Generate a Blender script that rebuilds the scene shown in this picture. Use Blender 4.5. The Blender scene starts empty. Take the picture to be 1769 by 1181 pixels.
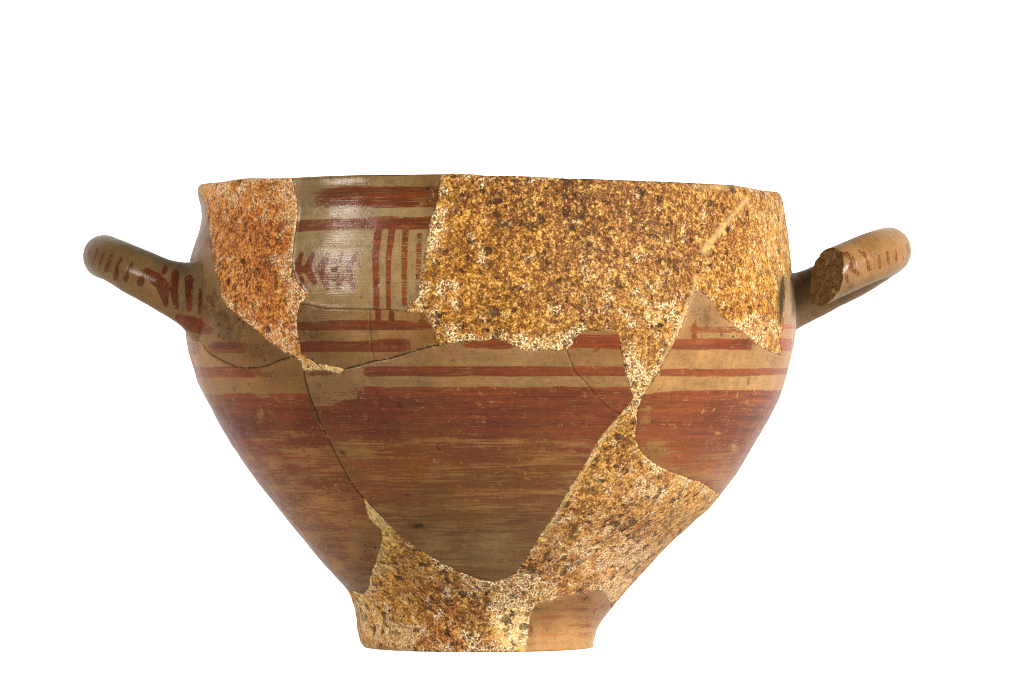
import bpy, bmesh, math, random
import numpy as np
from mathutils import Vector, noise as mn, kdtree
from mathutils.geometry import delaunay_2d_cdt

# ------------------------------------------------------------------ camera, world, lamps, exposure
S = 0.0002                     # metres per unit of the drawing ("px"); rim about 20 cm across
AX, BASE, HOR, CX, CY, DIST = 848.0, 1117.0, 721.0, 884.5, 590.5, 8150.0
scene = bpy.context.scene
C = scene.collection
cam_d = bpy.data.cameras.new('camera')
cam = bpy.data.objects.new('camera', cam_d); C.objects.link(cam)
cam.location = ((CX - AX) * S, -DIST * S, (BASE - HOR) * S)
cam.rotation_euler = (math.radians(90), 0, 0)
cam_d.sensor_width = 36.0
cam_d.lens = 36.0 * DIST / 1769.0
cam_d.shift_y = (HOR - CY) / 1769.0
cam_d.clip_start = 0.01; cam_d.clip_end = 100.0
scene.camera = cam

world = bpy.data.worlds.new('World'); scene.world = world; world.use_nodes = True
bg = world.node_tree.nodes['Background']
bg.inputs['Color'].default_value = (1.0, 0.975, 0.93, 1); bg.inputs['Strength'].default_value = 0.30

def softbox(name, loc, target, size, power, col):
    d = bpy.data.lights.new(name, 'AREA'); d.shape = 'DISK'; d.size = size; d.energy = power; d.color = col
    o = bpy.data.objects.new(name, d); C.objects.link(o); o.location = loc
    o.rotation_euler = (Vector(target) - Vector(loc)).to_track_quat('-Z', 'Y').to_euler()
softbox('softbox_left', (-1.157, -0.734, 0.56), (0, 0, 0.1), 0.10, 12.0, (1.0, 0.95, 0.88))
softbox('softbox_right', (1.10, -0.95, 0.60), (0, 0, 0.1), 0.40, 42.0, (1.0, 0.94, 0.86))

vs = scene.view_settings
vs.view_transform = 'Standard'; vs.look = 'None'; vs.gamma = 1.0; vs.exposure = 1.18
vs.use_curve_mapping = False
scene.cycles.max_bounces = 6
scene.cycles.use_denoising = False          # keeps the fine grain of the plaster
scene.cycles.filter_width = 1.15

# ------------------------------------------------------------------ helpers
rng = np.random.default_rng(7)
random.seed(7)
K = 0.245                      # display colour -> base colour
def lin(c):
    c = np.asarray(c, float) / 255.0
    return np.where(c <= 0.04045, c / 12.92, ((c + 0.055) / 1.055) ** 2.4)
def alb(c):
    return lin(c) * K * np.array((1.0, .925, .74))     # the lamps' light is a little cooler than the photograph's balance

def link(o, parent=None):
    C.objects.link(o)
    if parent is not None: o.parent = parent
    return o

class NT:
    def __init__(self, name):
        self.m = bpy.data.materials.new(name); self.m.use_nodes = True
        self.t = self.m.node_tree; self.t.nodes.clear()
        self.out = self.t.nodes.new('ShaderNodeOutputMaterial')
        self.b = self.t.nodes.new('ShaderNodeBsdfPrincipled')
        self.t.links.new(self.b.outputs[0], self.out.inputs['Surface'])
    def set(self, sock, v):
        if hasattr(v, 'is_output'): self.t.links.new(v, sock)
        elif v is not None:
            if isinstance(v, (int, float)) and hasattr(sock.default_value, '__len__'): v = (v,) * len(sock.default_value)
            sock.default_value = v
    def n(self, typ, ins=None, out=0, **props):
        nd = self.t.nodes.new(typ)
        for k, v in props.items(): setattr(nd, k, v)
        for k, v in (ins or {}).items(): self.set(nd.inputs[k], v)
        return nd.outputs[out]
    def math(self, op, a, b=None, c=None, clamp=False):
        nd = self.t.nodes.new('ShaderNodeMath'); nd.operation = op; nd.use_clamp = clamp
        for i, v in enumerate((a, b, c)):
            if v is not None: self.set(nd.inputs[i], v)
        return nd.outputs[0]
    def add(self, a, b): return self.math('ADD', a, b)
    def sub(self, a, b): return self.math('SUBTRACT', a, b)
    def mul(self, a, b): return self.math('MULTIPLY', a, b)
    def vmul(self, a, v):
        nd = self.t.nodes.new('ShaderNodeVectorMath'); nd.operation = 'MULTIPLY'
        self.set(nd.inputs[0], a); self.set(nd.inputs[1], v); return nd.outputs[0]
    def vadd(self, a, v):
        nd = self.t.nodes.new('ShaderNodeVectorMath'); nd.operation = 'ADD'
        self.set(nd.inputs[0], a); self.set(nd.inputs[1], v); return nd.outputs[0]
    def attr(self, name, out='Fac'):
        nd = self.t.nodes.new('ShaderNodeAttribute'); nd.attribute_name = name
        return nd.outputs[out]
    def noise(self, vec, scale, detail=3.0, rough=0.55, out='Fac', dist=0.0):
        nd = self.t.nodes.new('ShaderNodeTexNoise')
        self.set(nd.inputs['Vector'], vec); nd.inputs['Scale'].default_value = scale
        nd.inputs['Detail'].default_value = detail; nd.inputs['Roughness'].default_value = rough
        nd.inputs['Distortion'].default_value = dist
        return nd.outputs[out]
    def voro2(self, vec, scale):                       # distance and the three random numbers of a cell, from one node
        nd = self.t.nodes.new('ShaderNodeTexVoronoi'); nd.feature = 'F1'
        self.set(nd.inputs['Vector'], vec); nd.inputs['Scale'].default_value = scale
        sp = self.t.nodes.new('ShaderNodeSeparateColor'); self.t.links.new(nd.outputs['Color'], sp.inputs[0])
        return nd.outputs['Distance'], sp.outputs[0], sp.outputs[1]
    def voro(self, vec, scale, feature='F1', out='Distance', rand=1.0):
        nd = self.t.nodes.new('ShaderNodeTexVoronoi'); nd.feature = feature
        self.set(nd.inputs['Vector'], vec); nd.inputs['Scale'].default_value = scale
        nd.inputs['Randomness'].default_value = rand
        return nd.outputs[out]
    def step(self, v, a, b, lo=0.0, hi=1.0):          # smooth map of v from [a,b] to [lo,hi]
        nd = self.t.nodes.new('ShaderNodeMapRange'); nd.interpolation_type = 'SMOOTHSTEP'
        self.set(nd.inputs['Value'], v)
        self.set(nd.inputs['From Min'], a); self.set(nd.inputs['From Max'], b)
        self.set(nd.inputs['To Min'], lo); self.set(nd.inputs['To Max'], hi)
        return nd.outputs['Result']
    def mix(self, f, a, b, blend='MIX'):
        nd = self.t.nodes.new('ShaderNodeMix'); nd.data_type = 'RGBA'; nd.blend_type = blend
        self.set(nd.inputs[0], f); self.set(nd.inputs[6], a); self.set(nd.inputs[7], b)
        return nd.outputs[2]
    def scale(self, c, f):                             # colour times a number
        nd = self.t.nodes.new('ShaderNodeVectorMath'); nd.operation = 'SCALE'
        self.set(nd.inputs[0], c); self.set(nd.inputs['Scale'], f); return nd.outputs[0]
    def bump(self, h, strength, dist):
        nd = self.t.nodes.new('ShaderNodeBump'); nd.inputs['Strength'].default_value = strength
        nd.inputs['Distance'].default_value = dist; self.set(nd.inputs['Height'], h)
        return nd.outputs[0]
def rgba(c, k=1.0):
    a = alb(c) * k
    return (float(a[0]), float(a[1]), float(a[2]), 1.0)

# ------------------------------------------------------------------ materials
def clay_material():
    N = NT('painted_clay')
    P = N.vmul(N.n('ShaderNodeTexCoord', out='Object'), (1 / S, 1 / S, 1 / S))
    st = N.attr('st', 'Vector'); cov = N.attr('cov'); dirt_shade = N.attr('dirt_shade')
    tint = N.attr('tint', 'Color'); pcol = N.attr('pcol', 'Color'); wash = N.attr('wash')
    def nz(vec, sc, det, r, gain=6.5): return N.mul(N.sub(N.noise(vec, sc, det, r), .5), gain)     # about -1..1
    big = nz(P, 1 / 60, 4, .6); mid = nz(P, 1 / 13, 5, .65); fine = nz(P, 1 / 3.6, 3, .7); flk = nz(P, 1 / 22, 6, .75)
    str1 = nz(N.vmul(st, (1 / 190, 1 / 12.0, 1)), 1.0, 5, .66)            # broad brush streaks
    str2 = nz(N.vmul(st, (1 / 60, 1 / 2.3, 1)), 1.0, 3, .6)              # hair lines of the wheel
    # bare clay
    f = N.add(N.add(N.mul(big, .13), N.mul(mid, .15)), N.add(N.mul(fine, .13), N.mul(str2, .07)))
    base = N.scale(tint, N.add(f, 1.0))
    sp, spc, _ = N.voro2(N.vadd(P, N.scale(N.noise(P, 1 / 5, 2, .5, 'Color'), 4.0)), 1 / 9)
    rad = N.mul(N.math('SUBTRACT', spc, .72, clamp=True), N.add(.30, N.mul(dirt_shade, 1.5)))
    speck = N.step(sp, rad, N.add(rad, .05), 1.0, 0.0)
    speck = N.mul(speck, N.math('GREATER_THAN', rad, .012))
    # paint coverage with worn, streaky edges
    e = N.add(cov, N.mul(str1, N.add(.05, N.mul(wash, .30))))
    e = N.add(e, N.mul(str2, N.add(.22, N.mul(wash, .08))))
    e = N.add(e, N.add(N.mul(mid, .15), N.add(N.mul(fine, .16), N.mul(flk, .13))))
    w = N.add(.10, N.mul(wash, .20))
    covT = N.step(e, N.sub(.5, w), N.add(.5, w))
    # flaked chips down to the clay, and fine scratches along the wheel
    chip = N.step(N.add(N.add(mid, N.mul(flk, .8)), N.mul(str2, .5)), 1.0, 1.5)
    covT = N.mul(covT, N.sub(1.0, N.mul(chip, .70)))
    scr = N.step(N.add(nz(N.vmul(st, (1 / 38, 1 / 1.7, 1)), 1.0, 2, .5), N.mul(big, .5)), .85, 1.35)
    covT = N.mul(covT, N.sub(1.0, N.mul(scr, .48)))
    str3 = nz(N.vmul(N.vadd(st, (900, 40, 7)), (1 / 230, 1 / 7.5, 1)), 1.0, 5, .62)
    g = N.add(N.mul(str1, .20), N.add(N.mul(mid, .13), N.add(N.mul(fine, .15), N.mul(str2, .12))))
    pc = N.mix(N.step(str3, .0, 1.1, 0, .75), pcol, N.mix(1.0, pcol, (1.45, 1.50, 1.25, 1), 'MULTIPLY'))   # thin orange strokes
    pc = N.mix(N.step(str3, -.1, -1.1, 0, .65), pc, N.mix(1.0, pcol, (.66, .58, .62, 1), 'MULTIPLY'))      # thick dark strokes
    pc = N.scale(N.mix(.22, pc, rgba((120, 76, 40))), N.add(g, 1.0))
    col = N.mix(covT, base, pc)
    # brown soil stains and painted shade on the handles, pale lime crust and black specks
    dn = N.step(N.add(N.add(mid, N.mul(fine, .7)), N.mul(dirt_shade, 1.0)), .25, 1.15)
    col = N.mix(N.math('MULTIPLY', N.mul(dn, dirt_shade), .85, clamp=True), col, rgba((84, 54, 24)))
    lime = N.mul(N.step(N.add(N.add(fine, N.mul(flk, .9)), N.mul(dirt_shade, .45)), 1.5, 1.9), .5)
    col = N.mix(lime, col, rgba((214, 182, 140)))
    col = N.mix(N.mul(speck, .85), col, rgba((48, 32, 18)))
    crack = N.mul(N.attr('crack'), N.step(N.add(mid, N.mul(fine, .5)), -.9, .5, .12, 1.0))
    col = N.mix(N.math('MULTIPLY', crack, .9, clamp=True), col, N.mix(N.step(N.add(flk, N.mul(fine, .5)), .35, .8), rgba((98, 80, 56)), rgba((206, 178, 132))))
    col = N.mix(N.mul(N.attr('pit'), N.step(N.add(fine, mid), -1.2, .6, .15, .85)), col, rgba((56, 40, 24)))
    N.set(N.b.inputs['Base Color'], col)
    rgh = N.add(.165, N.add(N.mul(mid, .05), N.mul(N.sub(1.0, covT), .03)))
    N.set(N.b.inputs['Roughness'], N.add(rgh, .15))
    N.b.inputs['Specular IOR Level'].default_value = 0.02
    h = N.add(N.add(N.mul(fine, .055), N.mul(str2, .075)), N.add(N.mul(mid, .11), N.mul(speck, -1.2)))
    nrm = N.bump(h, .6, 1.0 * S)
    N.set(N.b.inputs['Normal'], nrm)
    # thin burnished sheen of the slip, dulled by soil
    gl = N.t.nodes.new('ShaderNodeBsdfGlossy'); gl.inputs['Color'].default_value = (1, 1, 1, 1)
    N.set(gl.inputs['Roughness'], N.add(rgh, N.mul(dirt_shade, .25))); N.set(gl.inputs['Normal'], nrm)
    mx = N.t.nodes.new('ShaderNodeMixShader'); N.set(mx.inputs[0], N.sub(.0052, N.mul(dirt_shade, .003)))
    N.t.links.new(N.b.outputs[0], mx.inputs[1]); N.t.links.new(gl.outputs[0], mx.inputs[2]); N.t.links.new(mx.outputs[0], N.out.inputs['Surface'])
    return N.m

def fill_material():
    N = NT('retouched_plaster')
    P = N.vmul(N.n('ShaderNodeTexCoord', out='Object'), (1 / S, 1 / S, 1 / S))
    tint = N.attr('tint', 'Color'); edge = N.attr('edge'); vein = N.attr('vein'); darkn = N.attr('dirt_shade')
    w1 = N.vadd(N.noise(P, 1 / 9, 3, .6, 'Color'), (-.5, -.5, -.5))
    w2 = N.vadd(N.noise(P, 1 / 30, 3, .6, 'Color'), (-.5, -.5, -.5))
    Pw = N.vadd(P, N.scale(w1, 7.0))
    Pb = N.vadd(N.vadd(P, N.scale(w1, 19.0)), N.scale(w2, 16.0))
    big = N.noise(P, 1 / 55, 4, .6)
    mid = N.noise(Pw, 1 / 10, 5, .68)
    fine = N.noise(P, 1 / 3.4, 3, .75)
    gd = N.voro(Pw, 1 / 5.6, 'DISTANCE_TO_EDGE', 'Distance')
    _, gr, _ = N.voro2(Pw, 1 / 5.6)
    g5 = N.noise(Pw, 1 / 3.8, 3, .7)
    f = N.add(N.add(N.mul(N.sub(mid, .5), 2.9), N.mul(N.sub(g5, .5), 3.6)), N.add(N.mul(N.sub(fine, .5), 2.2), N.add(N.mul(N.sub(big, .5), .8), N.mul(N.sub(gr, .5), .45))))
    dark = N.mul(N.step(f, .34, -.50), N.step(vein, .50, 1.0, 1.0, .62))
    light = N.step(f, .18, .86)
    hue = N.noise(N.vadd(P, (310, 70, 20)), 1 / 26, 4, .65)
    tn = N.mix(N.step(hue, .45, .68, 0, .45), tint, rgba((176, 98, 46)))
    tn = N.mix(N.step(hue, .52, .34, 0, .40), tn, N.mix(1.0, tint, (1.06, .98, .55, 1), 'MULTIPLY'))
    col = N.mix(N.mul(dark, .90), tn, N.mix(1.0, tn, (.24, .16, .09, 1), 'MULTIPLY'))
    col = N.mix(N.mul(light, .80), col, rgba((255, 214, 132), 1.25))
    # round brown blots, each with a darker rim
    bd, bc, bv = N.voro2(Pb, 1 / 14)
    r1 = N.mul(N.math('SUBTRACT', bc, N.sub(.54, N.mul(darkn, .40)), clamp=True), .95)
    in1 = N.mul(N.step(bd, r1, N.add(r1, .055), 1, 0), N.math('GREATER_THAN', r1, .03))
    rim1 = N.mul(N.step(N.math('ABSOLUTE', N.sub(bd, r1)), .02, .075, 1, 0), N.math('GREATER_THAN', r1, .03))
    bd2, bc2, _ = N.voro2(Pw, 1 / 9.0)
    r2 = N.mul(N.math('SUBTRACT', bc2, N.sub(.62, N.mul(darkn, .30)), clamp=True), 1.0)
    in2 = N.mul(N.step(bd2, r2, N.add(r2, .09), 1, 0), N.math('GREATER_THAN', r2, .05))
    col = N.mix(N.mul(in2, .62), col, rgba((92, 58, 26)))
    col = N.mix(N.mul(in1, N.add(.26, N.mul(bv, .60))), col, rgba((62, 38, 16)))
    col = N.mix(N.mul(rim1, N.add(.25, N.mul(bv, .5))), col, rgba((52, 28, 10)))
    # cream network between the grains, thickest along the joins
    eb = N.mul(N.step(edge, 0, 16, .17, 0.0), N.step(big, .36, .62))
    vm = N.add(N.add(N.noise(P, 1 / 24, 4, .65), eb), N.mul(N.sub(vein, .5), .40))
    vm = N.step(vm, .52, .70)
    wv = N.add(.06, N.mul(vm, .13))
    vn = N.step(gd, N.mul(wv, .45), N.add(wv, .02), 1, 0)
    vn = N.mul(N.mul(vn, vm), N.step(fine, .40, .58))
    vn = N.mul(vn, N.sub(1.0, N.mul(in1, .75)))
    col = N.mix(N.mul(vn, .92), col, rgba((255, 242, 214), 1.65))
    sm = N.attr('smooth')
    col = N.mix(N.mul(sm, .75), col, N.scale(rgba((240, 208, 150))[:3], N.add(.75, N.mul(mid, .5))))
    stain_shade = N.attr('stain_shade')
    col = N.mix(N.mul(stain_shade, N.step(N.add(mid, N.mul(stain_shade, .3)), .45, .75)), col, rgba((66, 50, 28)))
    N.set(N.b.inputs['Base Color'], col)
    N.b.inputs['Roughness'].default_value = .62
    N.b.inputs['Specular IOR Level'].default_value = 0.08
    h = N.add(N.add(N.mul(mid, 1.3), N.mul(fine, .9)), N.add(N.mul(in1, -1.1), N.add(N.mul(in2, -.5), N.mul(vn, .5))))
    N.set(N.b.inputs['Normal'], N.bump(h, .75, 1.6 * S))
    return N.m

def fracture_material():
    N = NT('broken_clay')
    P = N.vmul(N.n('ShaderNodeTexCoord', out='Object'), (1 / S, 1 / S, 1 / S))
    a = N.noise(P, 1 / 14, 5, .7); b = N.noise(P, 1 / 3.5, 3, .7)
    col = N.mix(N.step(a, .35, .68), rgba((186, 138, 88)), rgba((228, 184, 126)))
    col = N.mix(N.step(b, .56, .66), col, rgba((62, 42, 22)))
    vd, vc, _ = N.voro2(P, 1 / 7); col = N.mix(N.mul(N.step(vd, .18, .30, 1, 0), N.step(vc, .62, .66)), col, rgba((46, 30, 16)))
    col = N.mix(N.mul(N.step(vd, .12, .22, 1, 0), N.step(vc, .22, .18)), col, rgba((214, 184, 140)))
    N.set(N.b.inputs['Base Color'], col); N.b.inputs['Roughness'].default_value = .9
    N.b.inputs['Specular IOR Level'].default_value = .2
    N.set(N.b.inputs['Normal'], N.bump(N.add(a, N.mul(b, .6)), .8, 2 * S))
    return N.m

def inner_material():
    N = NT('unglazed_clay')
    P = N.vmul(N.n('ShaderNodeTexCoord', out='Object'), (1 / S, 1 / S, 1 / S))
    a = N.noise(N.vmul(P, (1, 1, 4)), 1 / 60, 5, .65)
    N.set(N.b.inputs['Base Color'], N.mix(a, rgba((140, 100, 64)), rgba((172, 132, 92))))
    N.b.inputs['Roughness'].default_value = .8
    return N.m

def backdrop_material():        # white sweep; its added glow whitens the ground and drowns the contact shadow
    N = NT('glowing_sweep')
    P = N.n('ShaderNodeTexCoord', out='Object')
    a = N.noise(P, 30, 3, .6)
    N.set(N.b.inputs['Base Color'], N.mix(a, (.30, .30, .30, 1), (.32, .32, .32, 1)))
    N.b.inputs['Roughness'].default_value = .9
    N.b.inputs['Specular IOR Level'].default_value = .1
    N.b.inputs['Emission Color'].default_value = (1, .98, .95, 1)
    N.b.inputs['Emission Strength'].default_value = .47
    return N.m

CLAY, FILL, BREAK, INNER, GLOW_WHITE = clay_material(), fill_material(), fracture_material(), inner_material(), backdrop_material()

# ------------------------------------------------------------------ the setting: a white sweep with an added glow
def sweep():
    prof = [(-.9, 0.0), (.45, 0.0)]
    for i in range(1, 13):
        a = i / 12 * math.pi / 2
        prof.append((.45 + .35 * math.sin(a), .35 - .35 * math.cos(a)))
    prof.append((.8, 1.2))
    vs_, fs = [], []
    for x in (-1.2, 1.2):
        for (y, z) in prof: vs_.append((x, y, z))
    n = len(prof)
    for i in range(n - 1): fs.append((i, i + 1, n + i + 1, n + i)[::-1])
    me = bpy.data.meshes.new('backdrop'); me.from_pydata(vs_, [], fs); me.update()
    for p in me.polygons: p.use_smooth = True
    me.materials.append(GLOW_WHITE)
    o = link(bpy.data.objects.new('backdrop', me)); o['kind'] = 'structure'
    o['label'] = 'white sweep with added glow, curving up behind the bowl'
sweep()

# ------------------------------------------------------------------ the bowl's body as a surface (theta, t); t counts down from the rim
LEFT = [(300, 350), (322, 346), (329, 342.5), (343, 343.7), (358, 348.5), (375, 349.5), (395, 345.4), (421, 337), (446, 329.5), (480, 323), (520, 319),
        (570, 320), (589, 322.7), (609, 327), (631, 333.7), (660, 342), (685, 354), (707, 366), (736, 381), (768, 400), (799, 422),
        (833.5, 447), (870, 475), (904.6, 501.6), (935, 528), (974.5, 560), (996.6, 580), (1016, 598.5), (1028.6, 607), (1044, 613),
        (1059, 616), (1082, 618), (1097, 620), (1109, 623), (1114, 627), (1118, 631)]
RIGHT = [(300, 1336), (331, 1342), (337, 1346.5), (350, 1351), (376, 1355), (402, 1360), (425, 1362), (454, 1365), (480, 1368), (520, 1373), (569, 1374),
         (593, 1371), (628, 1363), (659, 1354), (692, 1343), (723, 1328), (756, 1308), (791, 1288), (819, 1271), (830.5, 1261.5), (855, 1243),
         (879, 1222), (903.6, 1194), (930, 1166), (964.6, 1131), (997, 1102), (1028.6, 1074), (1047, 1059), (1069, 1042), (1084, 1033),
         (1090, 1030.5), (1098, 1028.5), (1108, 1025.5), (1119, 1025)]
def smooth_profile(tab):
    y = np.array([p[0] for p in tab], float); x = np.array([p[1] for p in tab], float)
    g = np.arange(290, 1125, 1.0); v = np.interp(g, y, x)
    k = np.exp(-np.linspace(-2, 2, 13) ** 2); k /= k.sum()
    return g, np.convolve(np.pad(v, 6, 'edge'), k, 'valid')
GY, GL = smooth_profile(LEFT); _, GR = smooth_profile(RIGHT)
def radius(th, t):
    rl = AX - np.interp(t, GY, GL); rr = np.interp(t, GY, GR) - AX
    s = np.sin(th)
    return rl * (1 - s) / 2 + rr * (1 + s) / 2
def project(x, y, t):          # drawing units -> photograph
    k = DIST / (DIST + y)
    return CX + (x + AX - CX) * k, HOR + (t - HOR) * k
def inv(px, py):
    th, y = 0.0, -400.0
    for _ in range(60):
        k = (DIST + y) / DIST
        x = (px - CX) * k + CX - AX
        t = HOR + (py - HOR) * k
        r = float(radius(th, t))
        th2 = math.asin(max(-.9986, min(.9986, x / r)))
        th = .5 * th + .5 * th2
        y = -r * math.cos(th)
    return th, t
RS = 500.0
def P2(p):                     # tracing point -> (s, t); ('a', degrees, t) is given on the surface directly
    if p[0] == 'a': return (math.radians(p[1]) * RS, float(p[2]))
    th, t = inv(*p); return (th * RS, t)

# joins between the pieces, traced from end to end
TR = {
 'rimI': [('a', -180, 324), ('a', -130, 322), ('a', -84, 321)],
 'rimA': [('a', -84, 321), (379, 314), (403, 310), (427, 307), (460, 307.5), (490, 307), (503, 306.6)],
 'rimB': [(503, 306.6), (540, 304.5), (580, 303), (620, 301.7), (700, 301), (762, 300.3)],
 'rimD': [(762, 300.3), (783, 299), (806, 299.5), (840, 303), (900, 303.5), (950, 306), (985, 309.5), (1005, 309), (1060, 311), (1120, 313), (1200, 316.5), (1240, 318.6), (1269, 320), (1298, 325), (1316, 329), (1334, 331), ('a', 92, 331), ('a', 118, 331)],
 'rimJ': [('a', 118, 331), ('a', 150, 328), ('a', 180, 324)],
 'AI': [('a', -84, 321), (350, 340), (357, 358), (360, 375), (362, 405), (366, 439), (378, 487), (388, 521), (415, 548), (446, 571), (469, 592), (493, 608), (510, 614.5)],
 'AB': [(503, 306.6), (507, 324), (512, 348), (513, 372), (508, 402), (505, 429), (503, 460), (510, 483), (523, 500), (526, 514), (518, 525)],
 'AC': [(518, 525), (513, 540), (512, 558), (514.5, 575), (517, 590), (519.6, 610)],
 'N12': [(510, 614.5), (521, 626)], 'N23': [(521, 626), (525, 639.5)],
 'AF': [(525, 639.5), (545, 638.5), (564, 638.5), (580, 642), (588, 643.6), (594, 637.2)],
 'C1A': [(594, 637.2), (581, 634), (562, 630.5), (543, 626), (530, 617), (519.6, 610)],
 'BC1': [(518, 525), (530, 525), (544, 529), (567, 532.5), (605, 533.5), (637, 534)],
 'BC2': [(637, 534), (672.6, 535), (704.5, 538)],
 'BD': [(762, 300.3), (760, 320), (758.5, 334.5), (753, 357), (744, 379), (741, 405), (733.6, 450), (728, 477), (725, 500), (724, 508), (718, 519), (706, 525), (704.5, 538)],
 'CD': [(704.5, 538), (722, 539.5), (736, 540), (743, 556), (749, 567), (754, 585), (760, 595)],
 'C12': [(637, 534), (638, 561), (641, 600), (645.5, 623.4)],
 'C1F': [(594, 637.2), (617, 632), (645.5, 623.4)],
 'C2F': [(645.5, 623.4), (670, 620), (708, 608.6), (733, 601), (760, 595)],
 'FD': [(760, 595), (798, 590), (842, 587), (852, 584), (869, 588), (890, 598), (913, 605), (954, 604), (978, 604)],
 'GD': [(978, 604), (985, 598), (995, 582), (1008, 571.5), (1035, 570), (1056, 566), (1064, 571.5), (1071, 582), (1073, 602), (1078, 628), (1084, 654), (1093, 687), (1087.5, 699), (1071, 716)],
 'FG': [(978, 604), (986, 624), (994, 643), (1009, 658), (1028, 680.6), (1050, 703), (1071, 716)],
 'FE': [(1071, 716), (1035, 759), (1016, 792), (987, 838), (973, 863), (955, 893), (933, 924), (914, 956), (896, 983), (877, 998), (855, 1005), (833, 1003), (802, 992), (777, 980), (743, 961), (715, 943), (689, 922), (666, 899), (639, 871), (628.6, 861)],
 'HF': [(525, 639.5), (530, 668), (540.5, 698), (554, 732), (571, 766), (588, 800), (605, 831), (620, 851), (628.6, 861)],
 'HE': [(628.6, 861), (633, 876), (634.5, 887), (645, 902), (660, 916), (659.5, 939), (650, 970), (642.5, 992), (639, 1013), (627, 1026), (610, 1021), ('a', -95, 1021), ('a', -120, 1030), ('a', -125, 1117)],
 'HI': [(510, 614.5), (483, 622), (459, 632), (435, 635), (412, 634), (385, 624), (361, 609), (344, 588), ('a', -95, 568), ('a', -140, 566), ('a', -180, 560)],
 'seamL1': [('a', -180, 324), ('a', -180, 560)], 'seamL2': [('a', -180, 560), ('a', -180, 1117)],
 'botH': [('a', -180, 1117), ('a', -125, 1117)],
 'botE': [('a', -125, 1117), ('a', -60, 1117), ('a', 18.0, 1117)],
 'botK': [('a', 18.0, 1117), ('a', 90, 1117), ('a', 180, 1117)],
 'KE': [('a', 18.0, 1117), (912, 1092), (917, 1060), (927, 1043), (958, 1036.5), (989, 1028), (1011, 1023.5), (1040, 1020), (1050, 1034), ('a', 84, 1050), ('a', 110, 1050), ('a', 130, 1060)],
 'KJ': [('a', 130, 1060), ('a', 180, 1060)],
 'seamR1': [('a', 180, 324), ('a', 180, 1060)], 'seamR2': [('a', 180, 1060), ('a', 180, 1117)],
 'JE': [('a', 130, 1060), ('a', 134, 900), ('a', 112, 858), ('a', 88, 858), (1228, 846), (1210, 834), (1190, 827), (1162, 817), (1135, 804), (1115, 790), (1101, 770), (1097, 750), (1100, 726), (1103, 702), (1112, 679), (1129, 655), (1146, 628), (1163, 594), (1178, 562), (1186, 540), (1194, 516), (1203, 503), (1212, 503), (1231, 521), (1244, 541), (1267, 561), (1290, 577), (1310, 597), (1333, 607), (1350, 612), (1348, 590), (1351, 574), (1355, 541), (1358, 495), ('a', 87, 467), ('a', 100, 455), ('a', 114, 440), ('a', 118, 331)],
}
GROOVE = {'HF': 1.0, 'HI': .75, 'C12': .34, 'FG': .12, 'C1F': .9, 'C2F': .9, 'BC1': .5, 'BC2': .5, 'seamL1': .6, 'seamL2': .6, 'seamR1': .6, 'seamR2': .6, 'KJ': .6}
ROUGH = {'HF': .5, 'HI': .4, 'C12': .25, 'FG': .6, 'C1F': .35, 'C2F': .35, 'BC1': .25, 'BC2': .25}
SMOOTH = ('rim', 'seam', 'bot')
def trace(name):
    pts = [P2(p) for p in TR[name]]
    plain = name.startswith(SMOOTH)
    # Catmull-Rom through the traced points, then a small fractal wander
    out = []
    P = [pts[0]] + pts + [pts[-1]]
    for i in range(1, len(P) - 2):
        p0, p1, p2, p3 = [np.array(q) for q in P[i - 1:i + 3]]
        L = np.linalg.norm(p2 - p1); n = max(1, int(L / (3.2 if abs(p1[0]) < 900 else 12)))
        for j in range(n):
            u = j / n
            if plain: out.append(p1 + (p2 - p1) * u)
            else:
                m1, m2 = (p2 - p0) * .42, (p3 - p1) * .42
                l0, l3 = np.linalg.norm(p1 - p0), np.linalg.norm(p3 - p2)
                m1 = m1 * min(1, 1.4 * L / (np.linalg.norm(m1) + 1e-6)); m2 = m2 * min(1, 1.4 * L / (np.linalg.norm(m2) + 1e-6))
                h = (2*u**3-3*u**2+1)*p1 + (u**3-2*u**2+u)*m1 + (-2*u**3+3*u**2)*p2 + (u**3-u**2)*m2
                out.append(h)
    out.append(np.array(pts[-1])); out = np.array(out)
    if not plain:
        a = ROUGH.get(name, 1.3)
        seed = sum(map(ord, name)) * 1.37
        for i in range(1, len(out) - 1):
            q = Vector((out[i][0] / 7, out[i][1] / 7, seed)); q2 = q * 2.6
            out[i][0] += a * (mn.noise(q) * 1.0 + .6 * mn.noise(q2)); q.z += 9; q2.z += 9
            out[i][1] += a * (mn.noise(q) * 1.0 + .6 * mn.noise(q2))
    return out
EDGE = {k: trace(k) for k in TR}
def chain(*names):
    pts, gw = [], []
    for nm in names:
        e = EDGE[nm[1:]][::-1] if nm[0] == '-' else EDGE[nm]
        gw.extend([GROOVE.get(nm.lstrip('-'), 0.0)] * (len(e) - 1))
        if pts: assert np.linalg.norm(np.array(pts[-1]) - e[0]) < 1e-6, (nm, pts[-1], e[0])
        pts.extend(list(e) if not pts else list(e[1:]))
    assert np.linalg.norm(pts[0] - pts[-1]) < 1e-6, names
    return np.array(pts[:-1]), np.array(gw)
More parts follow.
